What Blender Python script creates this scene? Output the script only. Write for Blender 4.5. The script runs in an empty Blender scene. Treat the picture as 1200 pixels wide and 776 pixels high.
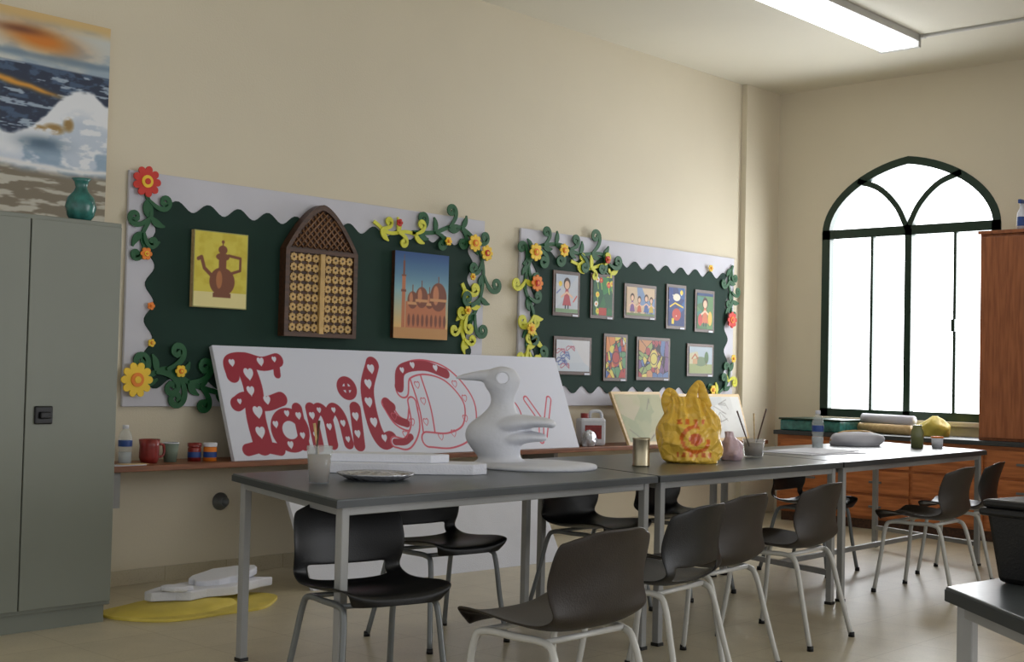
import bpy, bmesh, math, random
import numpy as np
from mathutils import Vector, Matrix, noise as mnoise
random.seed(7); rng=np.random.RandomState(3)
S=bpy.context.scene
COL=bpy.context.collection
def lin(c):
    return tuple(((v/255)/12.92 if v/255<=.04045 else ((v/255+.055)/1.055)**2.4) for v in c)
# ---------------- materials
def mat(name,rgb,rough=.6,metal=0,var=.06,scale=8,bump=0,bscale=60,spec=.5,trans=0,emit=None,alpha=1,subs=0):
    m=bpy.data.materials.new(name); m.use_nodes=True
    nt=m.node_tree; b=nt.nodes['Principled BSDF']
    c=lin(rgb)
    b.inputs['Roughness'].default_value=rough; b.inputs['Metallic'].default_value=metal
    b.inputs['Specular IOR Level'].default_value=spec
    b.inputs['Transmission Weight'].default_value=trans
    b.inputs['Alpha'].default_value=alpha
    tc=nt.nodes.new('ShaderNodeTexCoord')
    n=nt.nodes.new('ShaderNodeTexNoise'); n.inputs['Scale'].default_value=scale; n.inputs['Detail'].default_value=4
    nt.links.new(tc.outputs['Object'],n.inputs['Vector'])
    r=nt.nodes.new('ShaderNodeValToRGB')
    r.color_ramp.elements[0].position=.3; r.color_ramp.elements[1].position=.7
    r.color_ramp.elements[0].color=(*[max(0,v*(1-var)) for v in c],1)
    r.color_ramp.elements[1].color=(*[min(1,v*(1+var)) for v in c],1)
    nt.links.new(n.outputs['Fac'],r.inputs['Fac']); nt.links.new(r.outputs['Color'],b.inputs['Base Color'])
    if bump:
        n2=nt.nodes.new('ShaderNodeTexNoise'); n2.inputs['Scale'].default_value=bscale
        nt.links.new(tc.outputs['Object'],n2.inputs['Vector'])
        bp=nt.nodes.new('ShaderNodeBump'); bp.inputs['Strength'].default_value=bump; bp.inputs['Distance'].default_value=.01
        nt.links.new(n2.outputs['Fac'],bp.inputs['Height']); nt.links.new(bp.outputs['Normal'],b.inputs['Normal'])
    if emit:
        b.inputs['Emission Color'].default_value=(*lin(emit[0]),1); b.inputs['Emission Strength'].default_value=emit[1]
    return m
def wood(name,c1,c2,scale=3,rough=.45,axis=0):
    m=mat(name,c1,rough); nt=m.node_tree; b=nt.nodes['Principled BSDF']
    tc=nt.nodes.new('ShaderNodeTexCoord'); mp=nt.nodes.new('ShaderNodeMapping')
    s=[14,14,14]; s[axis]=1.2; mp.inputs['Scale'].default_value=s
    n=nt.nodes.new('ShaderNodeTexNoise'); n.inputs['Scale'].default_value=scale; n.inputs['Detail'].default_value=6
    r=nt.nodes.new('ShaderNodeValToRGB'); r.color_ramp.elements[0].position=.35; r.color_ramp.elements[1].position=.65
    r.color_ramp.elements[0].color=(*lin(c1),1); r.color_ramp.elements[1].color=(*lin(c2),1)
    nt.links.new(tc.outputs['Object'],mp.inputs['Vector']); nt.links.new(mp.outputs[0],n.inputs['Vector'])
    nt.links.new(n.outputs['Fac'],r.inputs['Fac']); nt.links.new(r.outputs['Color'],b.inputs['Base Color'])
    return m
def paintmat(name,rough=.6,bump=0):
    m=bpy.data.materials.new(name); m.use_nodes=True; nt=m.node_tree; b=nt.nodes['Principled BSDF']
    a=nt.nodes.new('ShaderNodeVertexColor'); a.layer_name='Col'
    nt.links.new(a.outputs['Color'],b.inputs['Base Color']); b.inputs['Roughness'].default_value=rough
    if bump:
        tc=nt.nodes.new('ShaderNodeTexCoord'); v=nt.nodes.new('ShaderNodeTexVoronoi'); v.inputs['Scale'].default_value=16; v.feature='DISTANCE_TO_EDGE'
        n=nt.nodes.new('ShaderNodeTexNoise'); n.inputs['Scale'].default_value=9
        mx=nt.nodes.new('ShaderNodeVectorMath'); mx.operation='MULTIPLY_ADD'; mx.inputs[1].default_value=(.12,.12,.12)
        nt.links.new(tc.outputs['Object'],n.inputs['Vector']); nt.links.new(n.outputs['Color'],mx.inputs[0]); nt.links.new(tc.outputs['Object'],mx.inputs[2]); nt.links.new(mx.outputs[0],v.inputs['Vector'])
        bp=nt.nodes.new('ShaderNodeBump'); bp.inputs['Strength'].default_value=bump; bp.inputs['Distance'].default_value=.02
        nt.links.new(v.outputs['Distance'],bp.inputs['Height']); nt.links.new(bp.outputs['Normal'],b.inputs['Normal'])
    return m
M={}
M['wall']=mat('wall_paint',(212,203,181),.75,var=.02,scale=1.5,bump=.12,bscale=90)
M['ceil']=mat('ceiling_paint',(218,214,198),.8,var=.02,scale=1,bump=.1)
M['cab']=mat('cabinet_enamel',(118,122,112),.5,var=.03,scale=3)
M['cabd']=mat('cabinet_shadow_gap',(35,36,33),.7)
M['black']=mat('black_plastic',(12,12,13),.42,var=.1,scale=20,bump=.1,bscale=200,spec=.35)
M['brown']=mat('brown_plastic',(38,31,25),.5,var=.1,scale=20,bump=.1,bscale=200,spec=.35)
M['greym']=mat('grey_metal_paint',(138,138,136),.4,var=.05)
M['whitem']=mat('chair_frame_enamel',(180,179,174),.35,var=.05)
M['darkm']=mat('dark_frame_metal',(105,108,108),.35,var=.1,metal=.3)
M['ttop']=mat('table_laminate',(68,73,76),.3,var=.12,scale=5,bump=.03)
M['tedge']=mat('table_edge',(46,50,52),.5)
M['paper']=mat('board_paper',(200,200,210),.7,var=.05,scale=2)
M['green']=mat('green_felt',(11,46,37),.85,var=.12,scale=4)
M['vine']=mat('vine_green_foam',(16,84,44),.6)
M['lime']=mat('lime_foam',(208,208,60),.6)
M['yel']=mat('yellow_foam',(240,200,50),.6)
M['ora']=mat('orange_foam',(232,130,34),.6)
M['red']=mat('red_foam',(200,44,30),.6)
M['white']=mat('white_foam',(216,218,228),.75,var=.03,scale=6,bump=.25,bscale=120)
M['plaster']=mat('white_plaster',(206,208,216),.6,var=.03,bump=.2,bscale=40)
M['shelf']=wood('shelf_wood',(110,66,40),(140,88,56))
M['tan']=mat('tan_wood',(196,160,98),.5,var=.15,scale=12)
M['dwood']=wood('dark_wood',(58,36,24),(84,54,34))
M['owood']=wood('orange_wood',(150,84,40),(186,112,60),axis=1)
M['rwood']=wood('red_brown_wood',(134,76,42),(164,98,58),axis=2)
M['wframe']=mat('window_frame_green',(10,44,30),.4)
M['ply']=wood('light_wood',(190,160,110),(210,182,130))
M['tin']=mat('tin_metal',(170,160,135),.3,metal=.9)
M['foil']=mat('foil',(190,192,198),.25,metal=.55,bump=.9,bscale=35)
M['glass']=mat('clear_plastic',(220,226,226),.08,var=0,alpha=.28)
M['tea']=mat('brown_water',(128,88,44),.15,var=.1)
M['bagp']=paintmat('printed_bag_plastic',.28,.9)
M['bagh']=mat('bag_handle_plastic',(238,192,70),.3,var=.08,bump=.5,bscale=25)
M['pink']=mat('pink_bag_plastic',(206,180,190),.3,var=.12,bump=.8,bscale=25)
M['teal']=mat('teal_glaze',(46,104,98),.2,var=.5,scale=18)
M['ysheet']=mat('yellow_sheet',(205,185,80),.6,var=.15,scale=5,bump=.4,bscale=12)
M['redp']=mat('red_ceramic',(132,40,36),.3,var=.3,scale=30)
M['blue']=mat('blue_plastic',(34,70,140),.4)
M['tube']=mat('fluorescent_diffuser',(255,255,255),.4,emit=((245,248,255),6))
M['paintA']=paintmat('artwork_paint')
# floor
def floor_mat():
    m=mat('floor_terrazzo',(188,178,154),.32,var=.07,scale=5)
    nt=m.node_tree; b=nt.nodes['Principled BSDF']; src=b.inputs['Base Color'].links[0].from_socket
    tc=nt.nodes.new('ShaderNodeTexCoord')
    br=nt.nodes.new('ShaderNodeTexBrick'); br.offset=0; br.inputs['Scale'].default_value=1
    br.inputs['Brick Width'].default_value=.4; br.inputs['Row Height'].default_value=.4; br.inputs['Mortar Size'].default_value=.003
    br.inputs['Color1'].default_value=(1,1,1,1); br.inputs['Color2'].default_value=(.95,.95,.94,1); br.inputs['Mortar'].default_value=(.75,.72,.67,1)
    v=nt.nodes.new('ShaderNodeTexVoronoi'); v.inputs['Scale'].default_value=90
    r=nt.nodes.new('ShaderNodeValToRGB'); r.color_ramp.elements[0].color=(.82,.8,.76,1); r.color_ramp.elements[1].color=(1,1,1,1); r.color_ramp.elements[1].position=.4
    for a in (br,v): nt.links.new(tc.outputs['Object'],a.inputs['Vector'])
    nt.links.new(v.outputs['Distance'],r.inputs['Fac'])
    m1=nt.nodes.new('ShaderNodeMix'); m1.data_type='RGBA'; m1.blend_type='MULTIPLY'; m1.inputs[0].default_value=1
    m2=nt.nodes.new('ShaderNodeMix'); m2.data_type='RGBA'; m2.blend_type='MULTIPLY'; m2.inputs[0].default_value=1
    nt.links.new(src,m1.inputs[6]); nt.links.new(br.outputs['Color'],m1.inputs[7])
    nt.links.new(m1.outputs[2],m2.inputs[6]); nt.links.new(r.outputs['Color'],m2.inputs[7])
    nt.links.new(m2.outputs[2],b.inputs['Base Color'])
    return m
M['floor']=floor_mat()
# ---------------- mesh helpers
def group(name,loc=(0,0,0),rz=0,rot=None):
    e=bpy.data.objects.new(name,None); COL.objects.link(e); e.empty_display_size=.1
    e.location=loc; e.rotation_euler=rot if rot else (0,0,rz); return e
def mk(name,v,f,m,parent=None,smooth=False,loc=None,rot=None):
    me=bpy.data.meshes.new(name); me.from_pydata([tuple(p) for p in v],[],f); me.update()
    bm=bmesh.new(); bm.from_mesh(me); bmesh.ops.recalc_face_normals(bm,faces=bm.faces); bm.to_mesh(me); bm.free()
    o=bpy.data.objects.new(name,me); COL.objects.link(o)
    if m: me.materials.append(m)
    if parent: o.parent=parent
    if smooth:
        for p in me.polygons: p.use_smooth=True
    if loc: o.location=loc
    if rot: o.rotation_euler=rot
    return o
def bevel(o,w,seg=2):
    b=o.modifiers.new('bevel','BEVEL'); b.width=w; b.segments=seg; b.limit_method='ANGLE'; return o
def box(name,a,b,m,parent=None,bv=0,loc=None,rot=None):
    x0,y0,z0=a;x1,y1,z1=b
    v=[(x0,y0,z0),(x1,y0,z0),(x1,y1,z0),(x0,y1,z0),(x0,y0,z1),(x1,y0,z1),(x1,y1,z1),(x0,y1,z1)]
    f=[(0,3,2,1),(4,5,6,7),(0,1,5,4),(1,2,6,5),(2,3,7,6),(3,0,4,7)]
    o=mk(name,v,f,m,parent,loc=loc,rot=rot)
    if bv: bevel(o,bv)
    return o
def prism(name,pts,axis,a,b,m,parent=None,bv=0,loc=None,rot=None):
    """pts: 2-D outline; axis: extrusion axis between a and b"""
    def P(p,t):
        return {0:(t,p[0],p[1]),1:(p[0],t,p[1]),2:(p[0],p[1],t)}[axis]
    n=len(pts); v=[P(p,a) for p in pts]+[P(p,b) for p in pts]
    f=[tuple(range(n)),tuple(range(2*n-1,n-1,-1))]+[(i,(i+1)%n,n+(i+1)%n,n+i) for i in range(n)]
    o=mk(name,v,f,m,parent,loc=loc,rot=rot)
    if bv: bevel(o,bv)
    return o
def cat(P,n=8):
    P=[Vector(p) for p in P]; out=[]
    Q=[P[0]*2-P[1]]+P+[P[-1]*2-P[-2]]
    for i in range(1,len(Q)-2):
        for k in range(n):
            t=k/n; a,b,c,d=Q[i-1:i+3]
            out.append(.5*((2*b)+(c-a)*t+(2*a-5*b+4*c-d)*t*t+(3*b-a-3*c+d)*t**3))
    out.append(P[-1]); return out
def sweep(name,pts,rad,m,parent=None,seg=8,flat=None,up=(0,1,0),caps=True,loc=None,rot=None):
    """tube; rad scalar or list; flat=(ratio along 'up')"""
    pts=[Vector(p) for p in pts]; n=len(pts)
    if not hasattr(rad,'__len__'): rad=[rad]*n
    up=Vector(up); V=[];F=[]
    prev=None
    for i,p in enumerate(pts):
        t=(pts[min(i+1,n-1)]-pts[max(i-1,0)]).normalized()
        if flat is not None:
            a=up.cross(t); 
            if a.length<1e-4: a=Vector((1,0,0))
            a.normalize(); b=t.cross(a)
        else:
            if prev is None:
                a=t.cross(Vector((0,0,1)));
                if a.length<.1: a=t.cross(Vector((0,1,0)))
            else: a=prev-t*prev.dot(t)
            a.normalize(); b=t.cross(a); prev=a
        for k in range(seg):
            th=2*math.pi*k/seg
            fl=flat[i] if hasattr(flat,'__len__') else flat
            V.append(p+a*math.cos(th)*rad[i]+b*math.sin(th)*(rad[i] if flat is None else fl))
    for i in range(n-1):
        for k in range(seg):
            F.append((i*seg+k,i*seg+(k+1)%seg,(i+1)*seg+(k+1)%seg,(i+1)*seg+k))
    if caps: F.append(tuple(range(seg))); F.append(tuple(range((n-1)*seg,n*seg)))
    return mk(name,V,F,m,parent,True,loc,rot)
def ribbon(name,pts,rad,m,parent,th=.004):
    """flat cut-out strip lying in the wall plane (x,z), thickness th in y"""
    pts=[Vector(p) for p in pts]; n=len(pts)
    if not hasattr(rad,'__len__'): rad=[rad]*n
    V=[];F=[]
    for i,p in enumerate(pts):
        t=(pts[min(i+1,n-1)]-pts[max(i-1,0)]); t.y=0; t.normalize(); a=Vector((-t.z,0,t.x))
        for (s,y) in ((1,-th),(-1,-th),(-1,th),(1,th)): V.append(p+a*rad[i]*s+Vector((0,y,0)))
    for i in range(n-1):
        for k in range(4): F.append((i*4+k,i*4+(k+1)%4,i*4+4+(k+1)%4,i*4+4+k))
    F+=[(0,1,2,3),(4*n-4,4*n-3,4*n-2,4*n-1)]
    return mk(name,V,F,m,parent)
def loft(name,secs,m,parent=None,seg=20,n=6,loc=None,rot=None,jit=0):
    """secs: list of (cx,cy,cz,rx,ry) horizontal ellipses stacked"""
    P=cat([s[:3] for s in secs],n); R=cat([(s[3],s[4],0) for s in secs],n)
    V=[];F=[]
    for p,r in zip(P,R):
        for k in range(seg):
            th=2*math.pi*k/seg
            j=1+jit*math.sin(3*th+p.z*37)+jit*.7*math.sin(7*th-p.z*60)
            V.append((p.x+max(r.x,.001)*j*math.cos(th),p.y+max(r.y,.001)*j*math.sin(th),p.z))
    N=len(P)
    for i in range(N-1):
        for k in range(seg): F.append((i*seg+k,i*seg+(k+1)%seg,(i+1)*seg+(k+1)%seg,(i+1)*seg+k))
    F.append(tuple(range(seg))); F.append(tuple(range((N-1)*seg,N*seg)))
    return mk(name,V,F,m,parent,True,loc,rot)
def lathe(name,prof,m,parent=None,seg=24,loc=None,rot=None,cap=True):
    V=[];F=[]
    for r,z in prof:
        for k in range(seg):
            th=2*math.pi*k/seg; V.append((r*math.cos(th),r*math.sin(th),z))
    n=len(prof)
    for i in range(n-1):
        for k in range(seg): F.append((i*seg+k,i*seg+(k+1)%seg,(i+1)*seg+(k+1)%seg,(i+1)*seg+k))
    if cap:
        F.append(tuple(range(seg))); F.append(tuple(range((n-1)*seg,n*seg)))
    return mk(name,V,F,m,parent,True,loc,rot)
# ---------------- painted artwork (vertex-colour grids)
def vnoise(x,y,seed=0):
    r=np.random.RandomState(seed); T=r.rand(64,64)
    xi=np.floor(x).astype(int); yi=np.floor(y).astype(int); fx=x-xi; fy=y-yi
    fx=fx*fx*(3-2*fx); fy=fy*fy*(3-2*fy)
    g=lambda a,b:T[a%64,b%64]
    return (g(xi,yi)*(1-fx)+g(xi+1,yi)*fx)*(1-fy)+(g(xi,yi+1)*(1-fx)+g(xi+1,yi+1)*fx)*fy
def fbm(x,y,seed=0):
    return sum(vnoise(x*2**i,y*2**i,seed+i)*.5**i for i in range(4))/1.875
def lin_np(c):
    c=np.clip(c/255,0,1); return np.where(c<=.04045,c/12.92,((c+.055)/1.055)**2.4)
class Cv:
    def __init__(s,w,h,nx,nz,base):
        s.w,s.h,s.nx,s.nz=w,h,nx,nz
        s.x,s.z=np.meshgrid(np.linspace(0,w,nx),np.linspace(0,h,nz))
        s.c=np.ones((nz,nx,3))*np.array(base,float); s.e=w/nx
    def put(s,mask,rgb): 
        mask=np.clip(mask,0,1)[...,None]; s.c=s.c*(1-mask)+np.array(rgb,float)*mask
    def soft(s,d): return np.clip(.5-d/s.e,0,1)      # d<0 inside
    def circ(s,cx,cz,r,rgb,ring=None):
        d=np.hypot(s.x-cx,s.z-cz)-r
        if ring: d=np.abs(d)-ring
        s.put(s.soft(d),rgb)
    def ell(s,cx,cz,rx,rz,rgb): s.put(s.soft((np.hypot((s.x-cx)/rx,(s.z-cz)/rz)-1)*min(rx,rz)),rgb)
    def rect(s,x0,x1,z0,z1,rgb): s.put(s.soft(np.maximum(np.maximum(x0-s.x,s.x-x1),np.maximum(z0-s.z,s.z-z1))),rgb)
    def line(s,pts,w_,rgb): s.put(s.soft(s.sd(pts)-w_),rgb)
    def sd(s,pts):
        D=np.full(s.x.shape,9.)
        for (a,b,c,d) in [(p[0],p[1],q[0],q[1]) for p,q in zip(pts[:-1],pts[1:])]:
            L=(c-a)**2+(d-b)**2+1e-9; t=np.clip(((s.x-a)*(c-a)+(s.z-b)*(d-b))/L,0,1)
            D=np.minimum(D,np.hypot(s.x-a-t*(c-a),s.z-b-t*(d-b)))
        return D
    def cells(s,n,pal,seed,line=None,lw=.004,aniso=1):
        r=random.Random(seed); best=np.full(s.x.shape,9.); sec=np.full(s.x.shape,9.); idx=np.zeros(s.x.shape,int); cols=[]
        for k in range(n):
            d=np.hypot((s.x-r.uniform(0,s.w))*aniso,s.z-r.uniform(0,s.h)); cols.append(r.choice(pal))
            m_=d<best; sec=np.where(m_,best,np.minimum(sec,d)); idx=np.where(m_,k,idx); best=np.where(m_,d,best)
        s.c=np.array(cols,float)[idx]
        if line: s.put((sec-best<lw)*1.,line)
    def build(s,name,parent,loc,rot=(0,0,0),thick=0):
        nx,nz=s.nx,s.nz
        v=np.stack([s.x,np.zeros_like(s.x),s.z],-1).reshape(-1,3)
        i=np.arange(nx-1)[None,:]+nx*np.arange(nz-1)[:,None]
        f=np.stack([i,i+1,i+1+nx,i+nx],-1).reshape(-1,4)
        me=bpy.data.meshes.new(name); me.from_pydata(v.tolist(),[],f.tolist()); me.update()
        at=me.color_attributes.new('Col','FLOAT_COLOR','POINT')
        col=np.ones((nx*nz,4)); col[:,:3]=lin_np(s.c).reshape(-1,3)
        at.data.foreach_set('color',col.astype(np.float32).ravel())
        me.materials.append(M['paintA'])
        o=bpy.data.objects.new(name,me); COL.objects.link(o); o.parent=parent; o.location=loc; o.rotation_euler=rot
        return o
# =============== ROOM SHELL
X1=10.2; H=3.75
box('floor',(-2,-9,-.1),(X1+.2,.2,0),M['floor'])
box('ceiling',(-2,-9,H),(X1+.2,.2,H+.1),M['ceil'])
box('wall_north',(-2,0,0),(X1+.2,.2,H),M['wall'])
box('trim_1',(9.66,-.05,0),(X1,0,H),M['wall'])
# east wall with arched opening
yl,yr,zb,zs,za=-.50,-2.08,.87,2.46,3.07
yc=(yl+yr)/2; hw=(yl-yr)/2
def arch(s,hw_=hw,zs_=zs,za_=za): # s in -1..1
    return (yc-s*hw_, zs_+(za_-zs_)*(.82*math.sqrt(max(0,1-s*s))+.18*(1-abs(s))))
SS=[-math.cos(math.pi*k/32) for k in range(33)]
ve=[];fe=[]
def addp(pts):
    n=len(pts); b=len(ve)
    for p in pts: ve.append((X1,p[0],p[1]))
    for p in pts: ve.append((X1+.2,p[0],p[1]))
    fe.append(tuple(b+i for i in range(n))); fe.append(tuple(b+2*n-1-i for i in range(n)))
    for i in range(n): fe.append((b+i,b+(i+1)%n,b+n+(i+1)%n,b+n+i))
addp([(0,0),(0,H),(yl,H),(yl,0)]); addp([(yr,0),(yr,H),(-9,H),(-9,0)]); addp([(yl,0),(yl,zb),(yr,zb),(yr,0)])
for a,b in zip(SS[:-1],SS[1:]):
    p=arch(a);q=arch(b); addp([p,(p[0],H),(q[0],H),q])
mk('wall_east',ve,fe,M['wall'])
box('baseboard_north',(3.2,-.012,0),(9.66,0,.08),M['floor'])
# window frame
w=group('window_1',(0,0,0))
def bar(name,pts,wd=.03,dp=.035,x=X1+.03):
    pts=[Vector((0,p[0],p[1])) for p in pts]; V=[];F=[]; n=len(pts)
    for i,p in enumerate(pts):
        t=(pts[min(i+1,n-1)]-pts[max(i-1,0)]).normalized(); a=Vector((1,0,0)).cross(t)
        for (u,vv) in ((-1,-1),(1,-1),(1,1),(-1,1)): V.append(Vector((x,0,0))+p+a*wd*u+Vector((dp*vv,0,0)))
    for i in range(n-1):
        for k in range(4): F.append((i*4+k,i*4+(k+1)%4,i*4+4+(k+1)%4,i*4+4+k))
    F+= [(0,1,2,3),(n*4-4,n*4-3,n*4-2,n*4-1)]
    return mk(name,V,F,M['wframe'],w)
inn=[arch(s,hw-.03,zs,za-.03) for s in SS]
bar('arch_frame',inn,.033)
bar('jamb_a',[(yl-.035,zb),(yl-.035,zs+.02)],.038); bar('jamb_b',[(yr+.035,zb),(yr+.035,zs+.02)],.038)
bar('sill_bar',[(yl,zb+.035),(yr,zb+.035)],.035); bar('transom',[(yl,zs-.01),(yr,zs-.01)],.04)
bar('mullion',[(yc-.01,zb),(yc-.01,zs)],.03)
bar('sash_a',[(-.965,zb+.05),(-.965,zs-.04)],.012,.02); bar('sash_b',[(-1.70,zb+.05),(-1.70,zs-.04)],.012,.02)
for s_,nm_ in ((1,'tracery_a'),(-1,'tracery_b')):
    bar(nm_,[(p.x,p.y) for p in cat([(yc,zs,0),(yc+.1*s_,zs+.2,0),(yc+.26*s_,zs+.36,0),(yc+.46*s_,zs+.44,0)],6)],.024)
box('latch',(X1-.03,-1.72,1.6),(X1+.02,-1.69,1.7),M['wframe'],w)
box('window_sill',(X1-.06,yr-.05,zb-.04),(X1+.02,yl+.05,zb),M['wall'],w,.005)
# =============== LIGHT FIXTURES
g=group('fluorescent_light',(8.25,-1.79,H-.085))
box('housing',(-1.6,-.16,.03),(.76,.16,.085),M['whitem'],g,.004)
box('diffuser',(-1.58,-.14,-.01),(.74,.14,.03),M['tube'],g,.01)
box('end_cap_a',(-1.62,-.16,-.012),(-1.58,.16,.085),M['whitem'],g); box('end_cap_b',(.74,-.16,-.012),(.78,.16,.085),M['whitem'],g)
g=group('ceiling_bright_streak',(9.05,-2.4,H-.012))  # added white strip standing in for a bright streak of light on the ceiling
box('streak_strip',(-.012,-.45,-.008),(.012,.45,.012),M['whitem'],g,.003)
box('cap',(-.02,.43,-.012),(.02,.47,.012),M['whitem'],g)
# =============== CABINET
g=group('metal_cabinet',(2.28,-.87,0))
box('body',(0,.02,.08),(.9,.45,1.83),M['cab'],g,.004)
box('plinth',(.02,.04,0),(.88,.45,.08),M['cab'],g)
box('door_left',(.01,0,.1),(.447,.02,1.81),M['cab'],g,.003); box('door_right',(.453,0,.1),(.89,.02,1.81),M['cab'],g,.003)
box('gap',(.44,.012,.1),(.46,.021,1.81),M['cabd'],g)
box('handle_plate',(.49,-.012,.91),(.575,0,.99),M['black'],g,.008)
box('handle_lever',(.51,-.028,.935),(.56,-.012,.965),M['black'],g,.005)
g=group('teal_vase',(3.03,-.74,1.83))
lathe('body',[(.03,0),(.045,.005),(.062,.03),(.07,.07),(.062,.11),(.035,.14),(.026,.16),(.032,.185),(.045,.2),(.04,.2),(.022,.17)],M['teal'],g)
# =============== SEASCAPE
def ss_(a,b,x): t=np.clip((x-a)/(b-a),0,1); return t*t*(3-2*t)
c=Cv(1.3,1.03,260,210,(0,0,0)); u=c.x/1.3; v=c.z/1.03
n=fbm(u*6,v*12,1); n2=fbm(u*22,v*40,5); n3=fbm(u*12,v*14,21)
c.c=np.array([150,168,184.])*np.ones_like(c.c)
c.put(ss_(.4,.6,n),(196,200,196)); 
c.put(ss_(.93,.99,v+.02*n),(206,176,120))
c.put(np.exp(-(((u-.70)/.16)**2+((v-.87+.1*(u-.7))/.06)**2)*1.)*1.1,(206,122,34))
c.put(np.exp(-(((u-.62)/.1)**2+((v-.9)/.02)**2))*.9,(110,60,30))
c.put(ss_(.03,.0,np.abs(v-.80+.03*n))*.7,(100,124,144))
hor=.74
sea=ss_(hor+.006,hor-.006,v); c.put(sea,(34,46,70)); c.put(sea*ss_(.5,.66,n2)*.8,(70,94,124)); c.put(sea*ss_(.62,.68,fbm(u*10,v*50,8)),(150,166,184))
c.put(sea*np.exp(-((v-.64+.2*(u-.7)+.03*n)/.014)**2)*ss_(.85,.7,u),(214,150,50))
# breaking wave: a tall white crest curling down to the left
crest=.40+.24*ss_(.6,.88,u)-.05*ss_(.93,1.,u)+.05*(n3-.5)+.02*(n2-.5)
inside=ss_(crest+.012,crest-.012,v); c.put(inside,(228,231,236))
c.put(inside*ss_(.06,.16,crest-v)*ss_(.42,.58,n2)*.55,(160,178,200)); c.put(inside*ss_(.4,.33,v)*ss_(.45,.6,n3)*.8,(130,156,180))
c.put(inside*np.exp(-(((u-.72)/.09)**2+((v-.36)/.035)**2)),(80,104,124))
for (a,b_,ra,rb) in ((.77,.44,.05,.03),(.83,.47,.025,.04),(.71,.43,.03,.02)):
    c.put(np.clip(1.2-(((u-a)/ra)**2+((v-b_)/rb)**2),0,1)*.85*ss_(.35,.6,n2+.1),(146,108,44))
sand=ss_(.25,.2,v-.04*(n-.5)); c.put(sand,(122,112,94)); c.put(sand*ss_(.5,.62,fbm(u*9,v*40,31)),(186,182,168))
c.put(np.exp(-((v-.235-.03*n)/.012)**2),(226,226,226))
g=group('seascape_painting',(2.25,-.042,1.92)); box('canvas',(0,.005,0),(1.3,.04,1.03),M['ply'],g)
c.build('painted_face',g,(0,0,0))
# =============== BULLETIN BOARDS
def wavy(x0,x1,z0,z1,amp,per):
    pts=[]
    def side(a,b,nrm):
        L=math.dist(a,b); n=max(1,round(L/per)); N=n*10
        for k in range(N):
            t=k/N; o=amp*math.sin(2*math.pi*n*t)
            pts.append((a[0]+(b[0]-a[0])*t+nrm[0]*o,a[1]+(b[1]-a[1])*t+nrm[1]*o))
    side((x0,z0),(x1,z0),(0,-1)); side((x1,z0),(x1,z1),(1,0)); side((x1,z1),(x0,z1),(0,1)); side((x0,z1),(x0,z0),(-1,0))
    return pts
def disc(name,r,m,par,x,y,z,th=.004,n=14):
    prism(name,[(x+r*math.cos(2*math.pi*k/n),z+r*math.sin(2*math.pi*k/n)) for k in range(n)],1,y-th,y+th,m,par)
def flower(par,x,z,r,mp,mc,n=8,y=-.045):
    N=n*10; pts=[]
    for k in range(N):
        a=2*math.pi*k/N; rr=r*(.70+.30*abs(math.cos(n*a/2))**.6); pts.append((x+rr*math.cos(a),z+rr*math.sin(a)))
    prism('petals',pts,1,y-.004,y+.004,mp,par)
    disc('centre_ring',r*.40,mc,par,x,y-.007,z,.003,18); disc('centre',r*.2,mp,par,x,y-.012,z,.002,14)
def curl(par,x,z,ang,L,turn,m,w=.02,y=-.03,grow=2.2):
    pts=[];rs=[];h=ang;n=26
    px,pz=x,z
    for k in range(n+1):
        t=k/n; pts.append((px,y,pz)); rs.append(w*(.4+.75*math.sin(math.pi*min(1,t*.9+.05)))*(1.5 if t>.88 else 1))
        px+=math.cos(h)*L/n; pz+=math.sin(h)*L/n; h+=turn*(t**1.2)*grow/n*2.4
    ribbon('vine_scroll',pts,rs,m,par)
def leaf(par,x,z,ang,L,w,m,y=-.03):
    n=8;pts=[];rs=[]
    for k in range(n+1):
        t=k/n; a=ang+.5*t; pts.append((x+math.cos(a)*L*t,y,z+math.sin(a)*L*t)); rs.append(w*math.sin(math.pi*min(.97,t+.03))**.8+.002)
    ribbon('leaf',pts,rs,m,par)
def vine(par,pts,m,w=.013,y=-.032,curls=6,L=.22,seed=1,m2=None):
    P=cat([(p[0],y,p[1]) for p in pts],8); ribbon('vine_stem',P,w*.9,m,par)
    r=random.Random(seed); sgn=1
    for k in range(curls):
        i=int((k+.5)/curls*(len(P)-1)); t=P[min(i+1,len(P)-1)]-P[i]; a=math.atan2(t.z,t.x)
        mm=m2 if (m2 and k%2) else m
        curl(par,P[i].x,P[i].z,a+sgn*.5,L*r.uniform(.85,1.3),sgn*3.6,mm,w*1.0,y-.004*(1+k%3))
        leaf(par,P[i].x,P[i].z,a-sgn*.9,.1,.018,mm,y-.002); sgn=-sgn
V_,L_,Y_,O_,R_=M['vine'],M['lime'],M['yel'],M['ora'],M['red']
b1=group('bulletin_board',(0,-.003,0))
box('backing',(3.70,-.02,.955),(6.44,0,2.225),M['paper'],b1,.003)
prism('green_panel',wavy(3.84,6.30,1.08,2.06,.028,.2),1,-.027,-.018,M['green'],b1)
vine(b1,[(3.79,2.12),(3.83,2.0),(3.78,1.88),(3.80,1.8)],V_,curls=4,L=.22,seed=2)
vine(b1,[(3.78,1.08),(3.95,1.16),(4.12,1.08),(4.34,1.02)],V_,w=.016,curls=7,L=.32,seed=3)
vine(b1,[(5.75,2.08),(5.95,2.10),(6.15,2.16),(6.33,2.08),(6.42,1.9),(6.40,1.7),(6.3,1.5)],V_,w=.015,curls=9,L=.3,seed=4)
vine(b1,[(5.42,2.12),(5.55,2.06),(5.7,2.08),(5.85,2.06)],L_,curls=3,L=.18,seed=5)
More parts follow.
